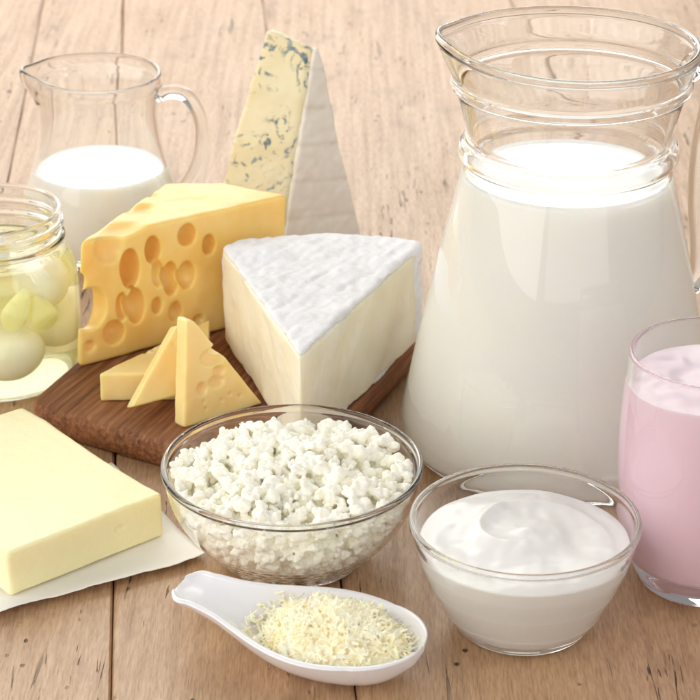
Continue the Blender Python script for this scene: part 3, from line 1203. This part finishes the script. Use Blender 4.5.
ns, nt2 = 90, 28
secs = []
for i in range(ns + 1):
    u = 10 * (1 - math.cos(math.pi * i / ns)) / 2 if i > 0 else 0.0
    u = min(u, 9.995)
    w, rz, zi, zo = max(w_at(u), .02), spl(UU, RZ, u), spl(UU, IN, u), spl(UU, OU, u)
    th = min(.30, w * .8)
    wi = max(w - th, w * .25)
    ring = []
    for k in range(nt2 + 1):            # inside, from one rim to the other
        t = -1 + 2 * k / nt2
        ring.append((u, wi * math.sin(t * math.pi / 2), rz - (rz - zi) * (1 - abs(math.sin(t * math.pi / 2)) ** 2.4)))
    for k in range(1, 6):               # lip
        a = math.pi * k / 6
        ring.append((u, wi + (w - wi) * (1 - math.cos(a)) / 2, rz + .085 * math.sin(a)))
    for k in range(nt2 + 1):
        t = 1 - 2 * k / nt2
        ring.append((u, w * math.sin(t * math.pi / 2), rz - (rz - zo) * (1 - abs(math.sin(t * math.pi / 2)) ** 2.6)))
    for k in range(1, 6):
        a = math.pi * k / 6
        ring.append((u, -(w - (w - wi) * (1 - math.cos(a)) / 2), rz + .085 * math.sin(a)))
    secs.append(ring)
V = [(p[0] * cm, p[1] * cm, p[2] * cm) for s in secs for p in s]
m_ = len(secs[0])
Fc = []
for i in range(ns):
    for k in range(m_):
        k2 = (k + 1) % m_
        Fc.append((i * m_ + k, i * m_ + k2, (i + 1) * m_ + k2, (i + 1) * m_ + k))
Fc += [tuple(range(m_)), tuple(ns * m_ + k for k in range(m_))[::-1]]
me = fixed(V, Fc)
sp_o = link('porcelain_spoon', me, PORCELAIN, None, True, 60)
sp_o.location = (s0.x, s0.y, .0004)
sp_o.rotation_euler = (0, 0, math.atan2(s1.y - s0.y, s1.x - s0.x))
m = sp_o.modifiers.new('bevel', 'BEVEL')
m.width, m.segments, m.limit_method, m.angle_limit = .0008, 3, 'ANGLE', rad(50)
tag(sp_o, 'white porcelain serving spoon with short channel handle holding grated cheese', 'spoon')


def shreds():
    g = np.random.default_rng(11)
    V, Fc = [], []
    cu, cvv = 6.55, 0.0
    n = 0
    while n < 2800:
        u, v = g.normal(6.3, 1.65), g.normal(0, 1.15)
        if not 2.9 < u < 9.6 or abs(v) > w_at(u) - .42:
            continue
        e = ((u - 6.5) / 3.0) ** 2 + (v / 2.3) ** 2
        zi = spl(UU, IN, u) + (1.72 - spl(UU, IN, u)) * min(1, (abs(v) / max(.3, w_at(u) - .24))) ** 2.4
        top = 1.15 + 1.40 * max(0, 1 - e) ** .8 + .12 * math.sin(u * 3.1) * math.cos(v * 2.7)
        top = max(top, zi + .12)
        z = max(zi + .05, top - .16 + .26 * g.uniform(0, 1))
        yaw_, pit = g.uniform(0, 6.28), g.normal(0, .48)
        ln = g.uniform(.30, .80) if g.random() > .5 else g.uniform(.10, .28)
        wd, th = g.uniform(.030, .085), g.uniform(.020, .034)
        curl = g.normal(0, 1.1)
        d = np.array([math.cos(yaw_) * math.cos(pit), math.sin(yaw_) * math.cos(pit), math.sin(pit)])
        sd = np.array([-math.sin(yaw_), math.cos(yaw_), 0])
        roll = g.uniform(-1.2, 1.2)
        upv = np.cross(d, sd)
        a_, b_ = sd * math.cos(roll) + upv * math.sin(roll), -sd * math.sin(roll) + upv * math.cos(roll)
        K_ = 4
        base_i = len(V)
        okk = True
        for k in range(K_ + 1):
            t = k / K_ - .5
            p = np.array([u, v, z]) + d * (t * ln) + b_ * (curl * (t * t - .1) * ln * .45)
            taper = 1 - .55 * abs(2 * t) ** 2
            if abs(p[1]) > max(.2, w_at(min(max(p[0], .1), 9.9)) - .30) and p[2] < 1.95:
                okk = False
                break
            fl = spl(UU, IN, min(max(p[0], .1), 9.9)) + .05
            p[2] = max(p[2], fl)
            for (ca, cb) in ((-1, -1), (1, -1), (1, 1), (-1, 1)):
                V.append(p + a_ * (ca * wd * taper) + b_ * (cb * th))
        if not okk:
            del V[base_i:]
            continue
        for k in range(K_):
            for s in range(4):
                t2 = (s + 1) % 4
                q = base_i + k * 4
                Fc.append((q + s, q + t2, q + 4 + t2, q + 4 + s))
        Fc.append((base_i, base_i + 3, base_i + 2, base_i + 1))
        q = base_i + K_ * 4
        Fc.append((q, q + 1, q + 2, q + 3))
        n += 1
    # the packed heart of the heap, just under the loose shreds
    base_i = len(V)
    nu_, nv_ = 40, 28
    for i in range(nu_ + 1):
        for j in range(nv_ + 1):
            rr_, an = j / nv_, 2 * math.pi * i / nu_
            u, v = 6.5 + 2.75 * rr_ * math.cos(an), 2.05 * rr_ * math.sin(an)
            e = ((u - 6.5) / 3.0) ** 2 + (v / 2.3) ** 2
            zz = 1.15 + 1.40 * max(0, 1 - e) ** .8 + .12 * math.sin(u * 3.1) * math.cos(v * 2.7) - .10 + .04 * g.normal()
            V.append(np.array([u, v, zz]))
    for i in range(nu_):
        for j in range(nv_):
            q = base_i + i * (nv_ + 1) + j
            Fc.append((q, q + 1, q + nv_ + 2, q + nv_ + 1))
    low = len(V) - base_i
    for p in V[base_i:]:
        V.append(np.array([p[0], p[1], min(.8, p[2] - .1)]))
    for i in range(nu_):
        for j in range(nv_):
            q = base_i + low + i * (nv_ + 1) + j
            Fc.append((q + nv_ + 1, q + nv_ + 2, q + 1, q))
        q = base_i + i * (nv_ + 1) + nv_
        Fc.append((q, q + low, q + low + nv_ + 1, q + nv_ + 1))
    return np.array(V) * cm, Fc


gv, gf = shreds()
me = bpy.data.meshes.new('shreds')
me.from_pydata(gv.tolist(), [], gf)
o = remeshed('grated_cheese', me, GRATED, .00028, 0, amp=.00002, freq=300.)
o.location, o.rotation_euler = sp_o.location, sp_o.rotation_euler
tag(o, 'fluffy heap of pale yellow grated cheese in the white spoon', 'grated cheese', kind='stuff')
